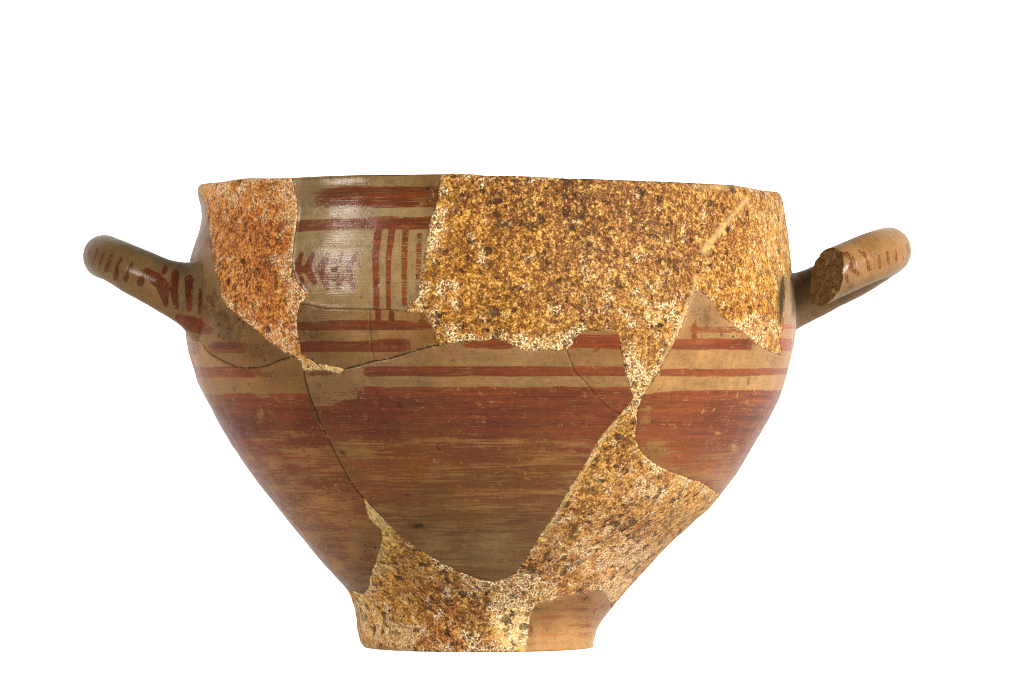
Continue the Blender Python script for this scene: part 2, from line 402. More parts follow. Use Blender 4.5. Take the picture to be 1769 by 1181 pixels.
PIECES = {
 'I': chain('rimI', 'AI', 'HI', '-seamL1'),
 'A': chain('-rimA', 'AI', 'N12', 'N23', 'AF', 'C1A', '-AC', '-AB'),
 'B': chain('rimB', 'BD', '-BC2', '-BC1', '-AB'),
 'C1': chain('BC1', 'C12', '-C1F', 'C1A', '-AC'),
 'C2': chain('BC2', 'CD', '-C2F', '-C12'),
 'F': chain('AF', 'C1F', 'C2F', 'FD', 'FG', 'FE', '-HF'),
 'G': chain('GD', '-FG'),
 'H': chain('-HI', 'N12', 'N23', 'HF', 'HE', '-botH', '-seamL2'),
 'J': chain('rimJ', 'seamR1', '-KJ', 'JE'),
 'K': chain('botK', '-seamR2', '-KJ', '-KE'),
 'D': chain('rimD', '-JE', '-KE', '-botE', '-HE', '-FE', '-GD', '-FD', '-CD', '-BD'),
}

# ------------------------------------------------------------------ colour of clay, paint and plaster over the surface
def idw(px, py, ctrl, p=2.4, soft=25.0):
    w = np.zeros_like(px); acc = np.zeros((len(px), 3))
    for (x, y, c) in ctrl:
        d = ((px - x) ** 2 + (py - y) ** 2 + soft ** 2) ** (-p / 2)
        w += d; acc += d[:, None] * alb(c)[None]
    return acc / w[:, None]
def blob(px, py, items):
    o = np.zeros_like(px)
    for (x, y, rx, ry, a) in items:
        o = np.maximum(o, a * np.exp(-(((px - x) / rx) ** 2 + ((py - y) / ry) ** 2)))
    return o
def band(v, a, b, soft=2.5):   # 1 between a and b
    return np.clip((v - a) / soft + .5, 0, 1) * np.clip((b - v) / soft + .5, 0, 1)
def stroke(px, py, pts, soft=2.2):
    o = np.zeros_like(px)
    for (x0, y0, w0), (x1, y1, w1) in zip(pts[:-1], pts[1:]):
        dx, dy = x1 - x0, y1 - y0
        u = np.clip(((px - x0) * dx + (py - y0) * dy) / (dx * dx + dy * dy + 1e-9), 0, 1)
        d = np.hypot(px - x0 - u * dx, py - y0 - u * dy)
        o = np.maximum(o, np.clip((w0 + (w1 - w0) * u - d) / soft + .5, 0, 1))
    return o
def gate(x, a, b, soft): return np.clip((x - a) / soft + .5, 0, 1) * np.clip((b - x) / soft + .5, 0, 1)
def wob(x, a, f, ph=0): return .45 * a * (np.sin(x * f + ph) + .5 * np.sin(x * f * 2.7 + ph * 2))

ROOT_DIRT = [(400, 565, 40, 40, .85), (366, 522, 20, 40, .95), (450, 605, 50, 24, .8), (385, 545, 22, 22, 1.0), (352, 480, 14, 30, .35)]
def paint(pc, px, py):
    """cover, wash (how thin and streaky) and soil of the painted clay"""
    cov = np.zeros_like(px); wash = np.zeros_like(px); dirt_shade = np.zeros_like(px)
    if pc == 'B':
        cov = np.maximum(cov, band(py, 298, 304.5) * gate(px, 610, 700, 40) * .9)
        top = 322 + np.clip((600 - px) / 90, 0, 1) * 7 + wob(px, .8, .09)
        cov = np.maximum(cov, band(py, top, 358 + wob(px, 1, .05)) * (0.2 + .8 * np.clip((px - 528) / 55, 0, 1)))
        cov = np.maximum(cov, band(py, 374.5 + np.clip((650 - px) / 140, 0, 1) * 5 + wob(px, .8, .07, 2), 396 + np.clip((600 - px) / 90, 0, 1) * 4 + wob(px, .7, .1)) * .95)
        cov = np.maximum(cov, stroke(px, py, [(653, 394, 6.5), (648, 440, 6.2), (649, 490, 5.5), (650, 540, 5.5)]))
        cov = np.maximum(cov, stroke(px, py, [(677, 394, 6.5), (671, 440, 4.6), (670, 490, 4.2), (671, 540, 4.2)]))
        cov = np.maximum(cov, stroke(px, py, [(700, 394, 6.5), (698, 440, 6), (698, 525, 5)]) * .66)
        cov = np.maximum(cov, stroke(px, py, [(724, 406, 5.5), (723, 450, 5.5), (720, 500, 4)]) * .62)
        zz = [([(505, 464, 7), (556, 466, 7)], .80), ([(556, 482, 5), (604, 482, 5)], .74), ([(560, 452, 4.5), (604, 454, 4.5)], .70), ([(560, 466, 12), (600, 467, 12)], .45)]
        for m_, p_, b_ in ((510, 520, 524), (531, 541, 543), (553, 566, 565), (577, 590, 585), (602, 615, 609)):
            zz.append(([(m_, 463, 7.5), (p_, 438, 3.8)], .92)); zz.append(([(m_, 465, 7.5), (b_, 497 if b_ != 543 else 489, 4.6)], .92))
        zz.append(([(620, 452, 1.2), (622, 470, 1.4)], .7))
        for z, a in zz: cov = np.maximum(cov, stroke(px, py, z, 3.5) * a * 1.02)
        cov = cov - blob(px, py, [(516, 475, 5, 6, .5), (541, 461, 4.5, 8, .7), (613, 467, 7, 11, .6), (575, 462, 9, 5, .4), (592, 466, 6, 5, .3)])
        dirt_shade = blob(px, py, [(748, 335, 26, 26, .9), (522, 350, 14, 22, .45), (620, 515, 20, 10, .3), (716, 522, 9, 8, .9), (740, 360, 14, 24, .4)])
    elif pc in ('C1', 'C2'):
        cov = np.maximum(cov, band(py, 553 + np.clip((600 - px) / 100, 0, 1) * 3 + wob(px, .7, .06), 570 + wob(px, .6, .08, 1)) * np.where(px > 700, .62, 1))
        cov = np.maximum(cov, band(py, 589 - np.clip((px - 620) / 60, 0, 1) * 5 + wob(px, .8, .07, 2), 608 + wob(px, .6, .05, 1)) * np.clip((716 - px) / 25, .1, 1))
        cov = np.maximum(cov, stroke(px, py, [(653, 530, 5), (653, 556, 5)])); cov = np.maximum(cov, stroke(px, py, [(676, 541, 5), (676, 556, 5)]))
        cov = np.maximum(cov, stroke(px, py, [(729, 545, 5), (727, 560, 8)]) * .7)
        dirt_shade = blob(px, py, [(540, 560, 34, 60, .75), (735, 590, 28, 30, .55), (560, 615, 50, 14, .5), (530, 600, 20, 25, .6)])
    elif pc in ('F', 'G'):
        b4 = band(py, 578, 602 + wob(px, 2, .06)) * (gate(px, 800, 900, 50) + gate(px, 985, 1078, 20))
        b5 = band(py, 632 + wob(px, .7, .03), 650 + wob(px, .9, .05, 1)) * gate(px, 628, 1120, 24) * np.where(px > 960, .84, .98)
        b5 = np.maximum(b5, band(py, 640, 650, 4) * gate(px, 530, 580, 24) * .7)
        b6 = band(py, 668 + np.clip((630 - px) / 14, 0, 1) * (22 + 12 * np.clip((610 - px) / 40, 0, 1)) + wob(px, 1.6, .05), 800, 5) * .90 * np.clip((785 - py) / 45, 0, 1) ** .6
        b6 = b6 + band(py, 664, 702, 12) * gate(px, 520, 640, 40) * .40
        b6 = b6 * (1 - .40 * blob(px, py, [(560, 660, 40, 36, 1), (880, 678, 24, 8, .7)]))
        low = .67 * np.clip((py - 740) / 10, 0, 1) - .11 * np.clip((py - 840) / 110, 0, 1)
        low = low - blob(px, py, [(845, 945, 46, 26, .34), (745, 930, 34, 26, .3), (770, 905, 24, 12, .3), (620, 780, 44, 12, .3), (860, 920, 30, 20, .3), (1010, 765, 40, 8, .4), (960, 790, 28, 8, .25), (700, 755, 120, 6, .22)])
        cov = np.maximum.reduce([b4, b5, np.minimum(b6, 1), low]); wash = np.clip((py - 690) / 80, 0, 1) * .5 + np.clip((py - 740) / 60, 0, 1) * .5
        dirt_shade = blob(px, py, [(722, 908, 16, 8, 1.0), (590, 640, 30, 16, .4), (1000, 590, 30, 14, .45), (1050, 590, 30, 20, .35), (850, 615, 60, 14, .25), (560, 690, 20, 40, .4)])
    elif pc == 'H':
        b5 = band(py, 633 + wob(px, 1, .04), 652 + wob(px, 1, .06)) * (1 - .75 * np.clip((px - 420) / 60, 0, 1)) * .92
        b4 = band(py, 592, 612) * gate(px, 0, 345, 14) * .85
        b6 = np.clip((py - 676 + np.clip((420 - px) / 60, 0, 1) * -3) / 5, 0, 1) * .86 - .22 * np.clip((py - 755) / 40, 0, 1)
        b6 = b6 - blob(px, py, [(500, 688, 32, 10, .35), (455, 683, 16, 6, .5), (450, 715, 6, 14, .5), (510, 750, 36, 8, .5), (440, 760, 40, 5, .4), (475, 795, 14, 14, .5), (400, 790, 60, 3, .3), (520, 785, 60, 12, .35), (590, 890, 46, 18, .36), (550, 865, 24, 12, .5), (625, 905, 30, 16, .35), (560, 815, 30, 6, .35), (490, 840, 60, 4, .3), (530, 930, 40, 8, .3), (612, 950, 14, 14, .5)])
        b6 = b6 - .12 * np.clip((py - 850) / 80, 0, 1)
        cov = np.maximum.reduce([b4, b5, b6]); wash = np.clip((py - 690) / 90, 0, 1) * .8 + .1
        dirt_shade = blob(px, py, [(490, 650, 46, 26, .6), (400, 655, 60, 20, .25), (520, 690, 16, 50, .4), (640, 960, 20, 60, .5), (560, 780, 30, 30, .4), (600, 900, 60, 30, .3), (625, 1000, 30, 20, .3)])
    elif pc == 'I':
        cov = np.maximum(cov, band(py, 590, 610) * (gate(px, 318, 348, 12) + gate(px, 362, 425, 16)) * .9)
        cov = np.maximum(cov, band(py, 352, 365) * .6); cov = np.maximum(cov, band(py, 408, 428) * .5)
        cov = np.maximum(cov, stroke(px, py, [(318, 562, 10), (345, 566, 12), (362, 570, 7)]))
        dirt_shade = blob(px, py, ROOT_DIRT)
    elif pc == 'J':
        cov = np.maximum(cov, band(py, 585 + wob(px, 1, .05), 604 + wob(px, 1, .08)) * .93 * (1 - .8 * gate(px, 1300, 1345, 20)))
        cov = np.maximum(cov, band(py, 562, 575) * gate(px, 1180, 1300, 20) * .52); cov = np.maximum(cov, stroke(px, py, [(1200, 562, 5), (1199, 598, 5)]) * .8)
        cov = np.maximum(cov, band(py, 637 - np.clip((px - 1250) / 100, 0, 1) * 2 + wob(px, .8, .04), 650 - np.clip((px - 1280) / 90, 0, 1) * 4 + wob(px, .7, .06)) * np.where(px < 1140, .5, .9))
        cov = np.maximum(cov, np.clip((py - 672 + np.clip((1160 - px) / 40, 0, 1) * -6) / 4, 0, 1) * (1.0 - .34 * np.clip((py - 740) / 70, 0, 1)))
        cov = np.maximum(cov, band(py, 560, 568) * gate(px, 1352, 1390, 6) * .8); cov = np.maximum(cov, band(py, 588, 606) * gate(px, 1352, 1390, 6) * .85)
        cov = cov - blob(px, py, [(1115, 720, 16, 40, .55), (1130, 775, 30, 26, .5), (1290, 695, 7, 6, .7), (1240, 748, 6, 4, .8), (1270, 775, 7, 6, .7), (1150, 690, 22, 12, .3), (1230, 825, 50, 12, .35)])
        wash = np.clip((py - 720) / 70, 0, 1) * .75
        dirt_shade = blob(px, py, [(1215, 545, 34, 30, .75), (1285, 590, 34, 16, .75), (1330, 622, 30, 18, .55), (1120, 700, 20, 40, .5), (1125, 780, 30, 16, .6), (1190, 580, 16, 16, .4)])
    elif pc == 'K':
        cov = .30 + .18 * np.sin(py * .42) * (py > 1050) - .1 * (py > 1090); wash = np.ones_like(px) * .8
        dirt_shade = blob(px, py, [(930, 1052, 26, 12, .7), (985, 1048, 70, 18, .36), (1012, 1034, 16, 8, .8), (1030, 1060, 30, 20, .4), (918, 1090, 6, 30, .8)])
    return np.clip(cov, -.6, 1.15), np.clip(wash, 0, 1), np.clip(dirt_shade, 0, 1)

BUFF = {
 'B': [(560, 400, (172, 148, 112)), (600, 420, (176, 152, 118)), (690, 450, (168, 140, 102)), (560, 515, (166, 136, 96)), (740, 330, (120, 92, 54)), (620, 310, (140, 112, 78)), (700, 366, (166, 142, 104))],
 'C1': [(540, 545, (140, 104, 62)), (600, 545, (166, 130, 86)), (560, 580, (140, 100, 58)), (620, 580, (164, 128, 84)), (600, 620, (150, 112, 74))],
 'C2': [(680, 545, (162, 124, 80)), (700, 580, (160, 120, 74)), (740, 575, (150, 104, 54)), (680, 612, (150, 112, 72))],
 'F': [(600, 655, (158, 122, 86)), (760, 615, (150, 114, 76)), (900, 620, (152, 118, 82)), (900, 660, (160, 128, 92)), (700, 660, (150, 118, 84)), (700, 800, (186, 130, 70)), (900, 800, (180, 128, 76)), (850, 945, (152, 124, 88)), (750, 930, (150, 120, 80)), (850, 985, (144, 110, 70)), (620, 760, (172, 126, 70)), (800, 860, (164, 116, 66))],
 'G': [(1020, 620, (156, 120, 80)), (1060, 660, (164, 128, 88)), (1040, 580, (140, 100, 56))],
 'H': [(340, 620, (186, 140, 98)), (400, 665, (176, 134, 88)), (490, 650, (152, 110, 64)), (480, 760, (172, 126, 70)), (440, 800, (184, 128, 76)), (520, 900, (192, 132, 74)), (600, 890, (166, 122, 70)), (480, 870, (188, 128, 76)), (580, 970, (182, 128, 74)), (630, 960, (150, 110, 62)), (620, 1005, (150, 108, 64))],
 'I': [(345, 400, (158, 118, 92)), (350, 470, (160, 130, 100)), (380, 560, (146, 112, 74)), (340, 590, (164, 128, 88)), (450, 605, (140, 98, 54)), (400, 615, (160, 118, 70))],
 'J': [(1200, 620, (190, 146, 98)), (1280, 620, (188, 146, 100)), (1300, 660, (204, 166, 118)), (1180, 660, (188, 148, 102)), (1225, 540, (178, 142, 110)), (1365, 500, (176, 150, 124)), (1370, 590, (206, 164, 130)), (1120, 760, (170, 126, 80)), (1220, 800, (186, 136, 92)), (1350, 640, (200, 158, 118))],
 'K': [(940, 1060, (166, 124, 84)), (1000, 1050, (158, 116, 78)), (980, 1110, (228, 184, 134)), (930, 1110, (216, 174, 130)), (1015, 1100, (222, 176, 126)), (1050, 1050, (190, 146, 110)), (960, 1085, (206, 152, 104))],
}
PCOL = {
 'B': [(620, 340, (124, 58, 28)), (720, 345, (108, 50, 22)), (620, 388, (128, 64, 46)), (650, 450, (140, 72, 42)), (560, 470, (126, 60, 34)), (520, 350, (122, 76, 54))],
 'C1': [(560, 560, (112, 52, 26)), (620, 560, (120, 56, 26)), (600, 598, (122, 58, 28))], 'C2': [(690, 560, (110, 50, 22)), (680, 598, (126, 60, 28))],
 'F': [(850, 595, (128, 58, 30)), (850, 642, (128, 58, 32)), (850, 690, (132, 64, 40)), (650, 705, (124, 58, 38)), (850, 733, (108, 52, 42)), (650, 735, (106, 48, 36)), (1000, 740, (126, 62, 42)), (700, 790, (130, 74, 28)), (900, 800, (122, 78, 36)), (800, 880, (118, 80, 38)), (850, 960, (112, 78, 50)), (620, 800, (140, 80, 40)), (960, 860, (124, 82, 54))],
 'G': [(1030, 590, (128, 54, 30)), (1050, 645, (140, 72, 46)), (1060, 700, (140, 74, 50))],
 'H': [(360, 642, (162, 88, 58)), (440, 700, (146, 66, 26)), (500, 715, (138, 60, 22)), (440, 738, (112, 46, 28)), (520, 740, (106, 42, 20)), (440, 765, (142, 66, 32)), (500, 800, (138, 64, 20)), (470, 850, (138, 74, 34)), (550, 850, (122, 62, 24)), (560, 930, (128, 66, 26)), (540, 920, (134, 72, 30)), (620, 970, (112, 62, 28)), (600, 1010, (124, 74, 38))],
 'I': [(345, 600, (148, 84, 60)), (400, 600, (128, 64, 40)), (345, 565, (132, 62, 34)), (345, 415, (140, 88, 66))],
 'J': [(1250, 595, (160, 78, 50)), (1250, 645, (162, 86, 60)), (1200, 690, (164, 88, 60)), (1300, 690, (168, 94, 70)), (1230, 720, (134, 72, 58)), (1300, 716, (138, 80, 68)), (1230, 745, (156, 84, 62)), (1180, 780, (164, 92, 60)), (1240, 790, (164, 98, 74)), (1370, 598, (190, 110, 92)), (1220, 570, (160, 94, 66))],
 'K': [(960, 1060, (146, 98, 66)), (960, 1085, (196, 126, 80)), (960, 1110, (206, 134, 78)), (1030, 1060, (150, 100, 70))],
}
PLASTER = {
 'A': [(380, 330, (224, 150, 82)), (420, 400, (206, 126, 62)), (470, 340, (214, 138, 68)), (450, 470, (204, 124, 58)), (490, 560, (212, 132, 62)), (390, 450, (214, 144, 80)), (545, 630, (210, 160, 104)), (585, 637, (236, 206, 150)), (480, 420, (200, 118, 54))],
 'D': [(780, 320, (204, 150, 76)), (800, 400, (206, 148, 58)), (790, 500, (210, 150, 56)), (870, 560, (202, 148, 60)), (900, 330, (170, 118, 54)), (1000, 340, (158, 108, 52)), (900, 430, (198, 142, 66)), (1000, 440, (190, 138, 72)), (1000, 540, (192, 140, 74)), (1100, 360, (176, 124, 70)), (1120, 430, (188, 136, 80)), (1150, 330, (206, 152, 86)),
       (1200, 420, (184, 132, 74)), (1280, 400, (212, 150, 78)), (1330, 380, (244, 192, 124)), (1340, 460, (246, 196, 124)), (1280, 480, (232, 172, 88)), (1300, 560, (236, 170, 80)), (1100, 520, (202, 150, 80)), (1120, 600, (212, 160, 88)), (1100, 660, (218, 168, 96)), (1090, 740, (188, 144, 84)),
       (1030, 810, (204, 156, 92)), (980, 900, (198, 150, 98)), (1100, 860, (204, 156, 106)), (1180, 860, (226, 178, 120)), (1100, 940, (202, 150, 104)), (1140, 930, (214, 166, 118)), (1000, 1000, (206, 152, 108)), (1060, 1000, (228, 174, 130)), (900, 1020, (176, 128, 82)), (700, 960, (182, 132, 70)), (690, 1020, (198, 144, 66)),
       (760, 1030, (172, 116, 60)), (640, 1060, (220, 166, 98)), (660, 1100, (224, 172, 110)), (760, 1090, (184, 126, 72)), (830, 1060, (158, 114, 68)), (830, 1110, (178, 130, 80)), (885, 1085, (250, 220, 170)), (650, 890, (240, 214, 160)), (660, 940, (226, 190, 120))],
}
PITS = [[(689, 700, 3.2), (691, 701, 3.2)], [(703, 855, 2.6), (704, 855, 2.6)], [(592, 780, 3), (596, 785, 3)], [(755, 773, 2), (760, 776, 2)], [(718, 909, 2.2), (728, 906, 2.5)], [(1293, 652, 1.4), (1292, 664, 1.4)], [(1026, 607, 1.6), (1033, 603, 1.6)],
        [(573, 466, 1.4), (580, 466, 1.4)], [(387, 580, 2.6), (387, 585, 2)], [(706, 591, 1.5), (706.5, 594, 1), (708, 608, .9)], [(551, 664, 3), (552, 665, 3)], [(430, 663, 1.4), (430, 664, 1.4)], [(405, 671, 1.6), (405, 673, 1.6)], [(622, 514, 2.2), (623, 515, 2)], [(1246, 577, 2), (1247, 579, 2)],
        [(700, 792, 1.5), (702, 792, 1.5)], [(930, 768, 2), (931, 770, 2)], [(1013, 1034, 2.5), (1019, 1036, 2)], [(1124, 728, 1.6), (1125, 729, 1.6)], [(650, 490, 1.4), (651, 491, 1.4)], [(524, 776, 2), (525, 778, 2)], [(850, 560, 1), (850, 561, 1)], [(782, 622, 1.6), (782, 623, 1.6)], [(1395, 300, 1), (1395, 301, 1)]]
def pits(px, py):
    o = np.zeros_like(px)
    for p in PITS: o = np.maximum(o, stroke(px, py, p, 3.0))
    return o
def plaster_maps(pc, px, py):
    if pc == 'A':
        vein = .52 + blob(px, py, [(400, 330, 60, 30, .35), (500, 350, 16, 50, .5), (545, 630, 40, 12, .9), (490, 590, 40, 30, .4), (420, 560, 40, 30, .3), (500, 480, 16, 60, .4)])
        dark = .10 + np.zeros_like(px); sm = blob(px, py, [(587, 639, 14, 6, 1), (347, 334, 7, 16, 1), (509, 400, 3.5, 34, 1), (506, 440, 3, 20, .9), (505, 318, 4, 12, .6)]); stain_shade = np.zeros_like(px)
    else:
        vein = .48 + blob(px, py, [(750, 400, 30, 50, .55), (745, 520, 40, 60, .45), (940, 590, 110, 20, .5), (1100, 640, 40, 60, .45), (1300, 580, 60, 30, .5), (1330, 420, 40, 90, .2), (1050, 960, 120, 60, .42), (880, 1010, 130, 24, .5), (885, 1080, 34, 60, .95), (680, 1090, 70, 30, .55), (1130, 840, 70, 40, .35), (630, 1050, 20, 40, .5), (1060, 1010, 40, 40, .5), (1140, 540, 60, 40, .3), (880, 1110, 60, 20, .6)])
        vein = vein - blob(px, py, [(1010, 340, 130, 40, .25), (900, 430, 100, 80, .1)])
        dark = .16 + blob(px, py, [(960, 370, 150, 80, .30), (860, 480, 120, 80, .12), (830, 1050, 100, 60, .55), (950, 980, 110, 40, .45), (1080, 920, 110, 80, .42), (1200, 340, 100, 30, .2)])
        dark = dark - blob(px, py, [(1330, 460, 60, 120, .14)])
        sm = np.maximum(blob(px, py, [(650, 890, 13, 12, 1), (640, 874, 8, 9, 1), (660, 908, 12, 10, .9), (655, 950, 6, 30, .5), (1240, 322, 40, 5, .7)]),
             np.maximum(stroke(px, py, [(1216, 433, 6), (1240, 402, 5), (1262, 375, 3), (1288, 345, 4)], 6) * .95, stroke(px, py, [(1203, 478, 3), (1194, 512, 3), (1160, 592, 2.5), (1140, 630, 2)], 5) * .85))
        sm = np.maximum(sm, stroke(px, py, [(1060, 730, 2), (1020, 795, 2.5), (985, 850, 2.5), (940, 925, 2)], 5) * .8)
        stain_shade = np.maximum(stroke(px, py, [(1352, 480, 5), (1350, 515, 8), (1347, 560, 3)], 9) * .95, blob(px, py, [(1010, 332, 130, 10, .18), (1265, 325, 8, 8, .8)]))  # dark spots are stained plaster; faint band under the lip is painted shade
    return np.clip(vein, 0, 1), np.clip(dark, 0, 1), sm, stain_shade

# ------------------------------------------------------------------ building one piece of the wall
THICK = 26.0
STEP = {'B': -1.6, 'C1': -.4, 'C2': -.6, 'F': .6, 'G': .2, 'H': .0, 'I': -.3, 'J': .5, 'K': -.4, 'A': .2, 'D': .4}
def inside_rows(poly, h, smin, smax):
    pts = []
    x0, y0 = poly.min(0); x1, y1 = poly.max(0)
    A, B = poly, np.roll(poly, -1, 0)
    for i, y in enumerate(np.arange(y0 + h * .5, y1, h * .88)):
        m = (A[:, 1] > y) != (B[:, 1] > y)
        xs = np.sort(A[m, 0] + (y - A[m, 1]) / (B[m, 1] - A[m, 1]) * (B[m, 0] - A[m, 0]))
        for a, b in zip(xs[::2], xs[1::2]):
            a, b = max(a, smin), min(b, smax)
            if b - a < h * .8: continue
            q = np.arange(math.ceil(a / h - (i % 2) * .5) * h + (i % 2) * .5 * h, b, h)
            if len(q): pts.append(np.stack([q, np.full(len(q), y)], 1))
    return np.concatenate(pts) if pts else np.zeros((0, 2))

def fbm(xyz, sc, octs=3, seed=0.0):
    out = np.empty(len(xyz))
    for i, p in enumerate(xyz):
        out[i] = mn.fractal(Vector((p[0] * sc + seed, p[1] * sc, p[2] * sc)), .8, 2.1, octs)
    return out

def attr(me, name, typ, arr, n):
    a = me.attributes.new(name, typ, 'POINT')
    full = np.zeros((n,) + arr.shape[1:]); full[:len(arr)] = arr
    if typ == 'FLOAT': a.data.foreach_set('value', full.astype(np.float32))
    elif typ == 'FLOAT_VECTOR': a.data.foreach_set('vector', full.astype(np.float32).ravel())
    else:
        f4 = np.ones((n, 4)); f4[:, :3] = full; a.data.foreach_set('color', f4.astype(np.float32).ravel())

def outer_point(th, t, d):
    r = radius(th, t) + d
    return np.stack([r * np.sin(th), -r * np.cos(th), BASE - t], 1)

def build_piece(pc, name, parent, label):
    poly, gw = PIECES[pc]
    area = .5 * np.sum(poly[:, 0] * np.roll(poly[:, 1], -1) - np.roll(poly[:, 0], -1) * poly[:, 1])
    if area < 0: poly, gw = poly[::-1].copy(), gw[::-1].copy()
    nb = len(poly)
    # groove: the outer edge steps back a little from the join
    tan = np.roll(poly, -1, 0) - np.roll(poly, 1, 0)
    nrm = np.stack([-tan[:, 1], tan[:, 0]], 1); nrm /= np.linalg.norm(nrm, axis=1)[:, None] + 1e-9
    isfill = pc in ('A', 'D')
    g = (.5 * gw - .9 * (gw == 0)) if isfill else .5 * gw
    rimlike = (poly[:, 1] < 332.5) | (poly[:, 1] > 1115.5)
    outer = poly + nrm * np.where(rimlike, 0.0, g)[:, None]
    h = 2.6
    lim = math.radians(97) * RS
    grid = np.concatenate([inside_rows(poly, h, -lim, lim), inside_rows(poly, 14.0, -2000, -lim - 8), inside_rows(poly, 14.0, lim + 8, 2000)])
    kd = kdtree.KDTree(nb)
    for i, p in enumerate(poly): kd.insert((p[0], p[1], 0), i)
    kd.balance()
    hit = [kd.find((p[0], p[1], 0)) for p in grid]
    dist = np.array([q[2] for q in hit]); near_gw = gw[np.array([q[1] for q in hit], int)]
    keep = dist > 1.9
    grid, dist, near_gw = grid[keep], dist[keep], near_gw[keep]
    pts = np.concatenate([outer, grid])
    v2, e2, f2, ov, _, _ = delaunay_2d_cdt([Vector(p) for p in pts], [], [list(range(nb))], 1, 1e-5)
    v2 = np.array([(v.x, v.y) for v in v2])
    src = np.array([o[0] if o else -1 for o in ov])
    edge = np.zeros(len(v2)); ok = src >= nb; edge[ok] = dist[src[ok] - nb]
    cgw = np.zeros(len(v2)); cgw[ok] = near_gw[src[ok] - nb]; cgw[~ok] = gw[np.clip(src[~ok], 0, nb - 1)]
    th, t = v2[:, 0] / RS, v2[:, 1]
    p0 = outer_point(th, t, 0.0)
    px, py = project(p0[:, 0], p0[:, 1], t)
    front = np.abs(th) < math.radians(97)
    # relief
    d = np.full(len(v2), STEP[pc] * 1.0)
    near = np.minimum(edge / 6, 1)
    d *= near
    d += 1.3 * fbm(p0, 1 / 70, 2, 3.1)
    ed = edge.copy(); ed[(t < 332.5) & (edge < 4)] = 3
    if isfill:
        rel = np.zeros(len(v2)); rel[front] = fbm(p0[front], 1 / 9, 4, 11.0)
        d += np.clip(rel, -1.2, 1.0) * .9 + 1.0 * fbm(p0, 1 / 32, 2, 7.0)
        vein, dark, sm, stain_shade = plaster_maps(pc, px, py)
        d += sm * 1.5
        d -= .1 * np.exp(-ed / 1.2)
    else:
        cov, wash, dirt_shade = paint(pc, px, py)
        d -= 1.6 * pits(px, py)
        d -= (.5 + 1.3 * cgw) * np.exp(-ed / 1.6)
    # lip rounding
    d -= 2.6 * np.exp(-np.maximum(t - rim_t(th), 0) / 2.2)
    outp = outer_point(th, t, d)
    nv = len(v2)
    verts = [outp]; faces = [tuple(f) for f in f2]
    # boundary loop of the outer sheet, in order
    idx_of = {}
    for i, o in enumerate(ov):
        for q in o:
            if q < nb: idx_of[q] = i
    loop = [idx_of[i] for i in range(nb)]
    # ring at the foot of the groove, then the inner sheet
    bt, bth = poly[:, 1], poly[:, 0] / RS
    ring = outer_point(bth, bt, -4.5)
    inn = inner_point(bth, bt)
    off1, off2 = nv, nv + nb
    ig = inside_rows(poly, 34.0, -2000, 2000)
    if len(ig):
        dd = np.array([kd.find((p[0], p[1], 0))[2] for p in ig]); ig = ig[dd > 9]
    ip = np.concatenate([poly, ig]) if len(ig) else poly
    w2, _, wf, wo, _, _ = delaunay_2d_cdt([Vector(p) for p in ip], [], [list(range(nb))], 1, 1e-5)
    w2 = np.array([(v.x, v.y) for v in w2])
    innv = inner_point(w2[:, 0] / RS, w2[:, 1])
    widx = {}
    for i, o in enumerate(wo):
        for q in o:
            if q < nb: widx[q] = i
    verts += [ring, innv]
    for i in range(nb):
        j = (i + 1) % nb
        faces.append((loop[j], loop[i], off1 + i, off1 + j))
        faces.append((off1 + j, off1 + i, off2 + widx[i], off2 + widx[j]))
    n_out = len(f2); n_side = 2 * nb
    for f in wf: faces.append(tuple(off2 + q for q in f)[::-1])
    V = np.concatenate(verts) * S
    me = bpy.data.meshes.new(name); me.from_pydata(V.tolist(), [], faces)
    bm = bmesh.new(); bm.from_mesh(me)
    # outward orientation: look at the outer sheet
    s = 0.0
    bm.faces.ensure_lookup_table()
    for f in bm.faces[:400]:
        c = f.calc_center_median(); s += f.normal.dot(Vector((c.x, c.y, 0)))
    if s < 0: bmesh.ops.reverse_faces(bm, faces=bm.faces)
    bm.to_mesh(me); bm.free()
    n = len(me.vertices)
    me.materials.append(FILL if isfill else CLAY); me.materials.append(INNER)
    mi = np.zeros(len(me.polygons), np.int32); mi[n_out + n_side:] = 1
    me.polygons.foreach_set('material_index', mi)
    sm_ = np.ones(len(me.polygons), bool); sm_[n_out:n_out + n_side] = False
    me.polygons.foreach_set('use_smooth', sm_)
    allth = np.concatenate([th, bth]); allt = np.concatenate([t, bt])
    alledge = np.concatenate([edge, np.where(rimlike, 4.0, 0.0)]); alledge[:nv][(t < 332.5) & (edge < 4)] = 4
    apx, apy = np.concatenate([px, px[loop]]), np.concatenate([py, py[loop]])
    st = np.stack([allth * 450, allt, np.full(len(allt), STEP[pc] * 17.0)], 1)
    attr(me, 'st', 'FLOAT_VECTOR', st, n); attr(me, 'edge', 'FLOAT', alledge, n)
    if isfill:
        vein, dark, sm, stain_shade = plaster_maps(pc, apx, apy)
        tint = idw(apx, apy, PLASTER[pc], 3.2, 14) * np.array((1.0, .97, .82))
        tint *= 1.62 if pc == 'A' else (.96 + .50 * np.clip((apy - 650) / 150, 0, 1))[:, None]      # lighter tint towards the lower fill
        attr(me, 'tint', 'FLOAT_COLOR', tint, n)
        attr(me, 'vein', 'FLOAT', vein, n); attr(me, 'dirt_shade', 'FLOAT', dark, n); attr(me, 'smooth', 'FLOAT', sm, n); attr(me, 'stain_shade', 'FLOAT', stain_shade, n)
    else:
        cov, wash, dirt_shade = paint(pc, apx, apy)
        attr(me, 'tint', 'FLOAT_COLOR', idw(apx, apy, BUFF[pc]), n); attr(me, 'pcol', 'FLOAT_COLOR', idw(apx, apy, PCOL[pc], 3.0, 10), n)
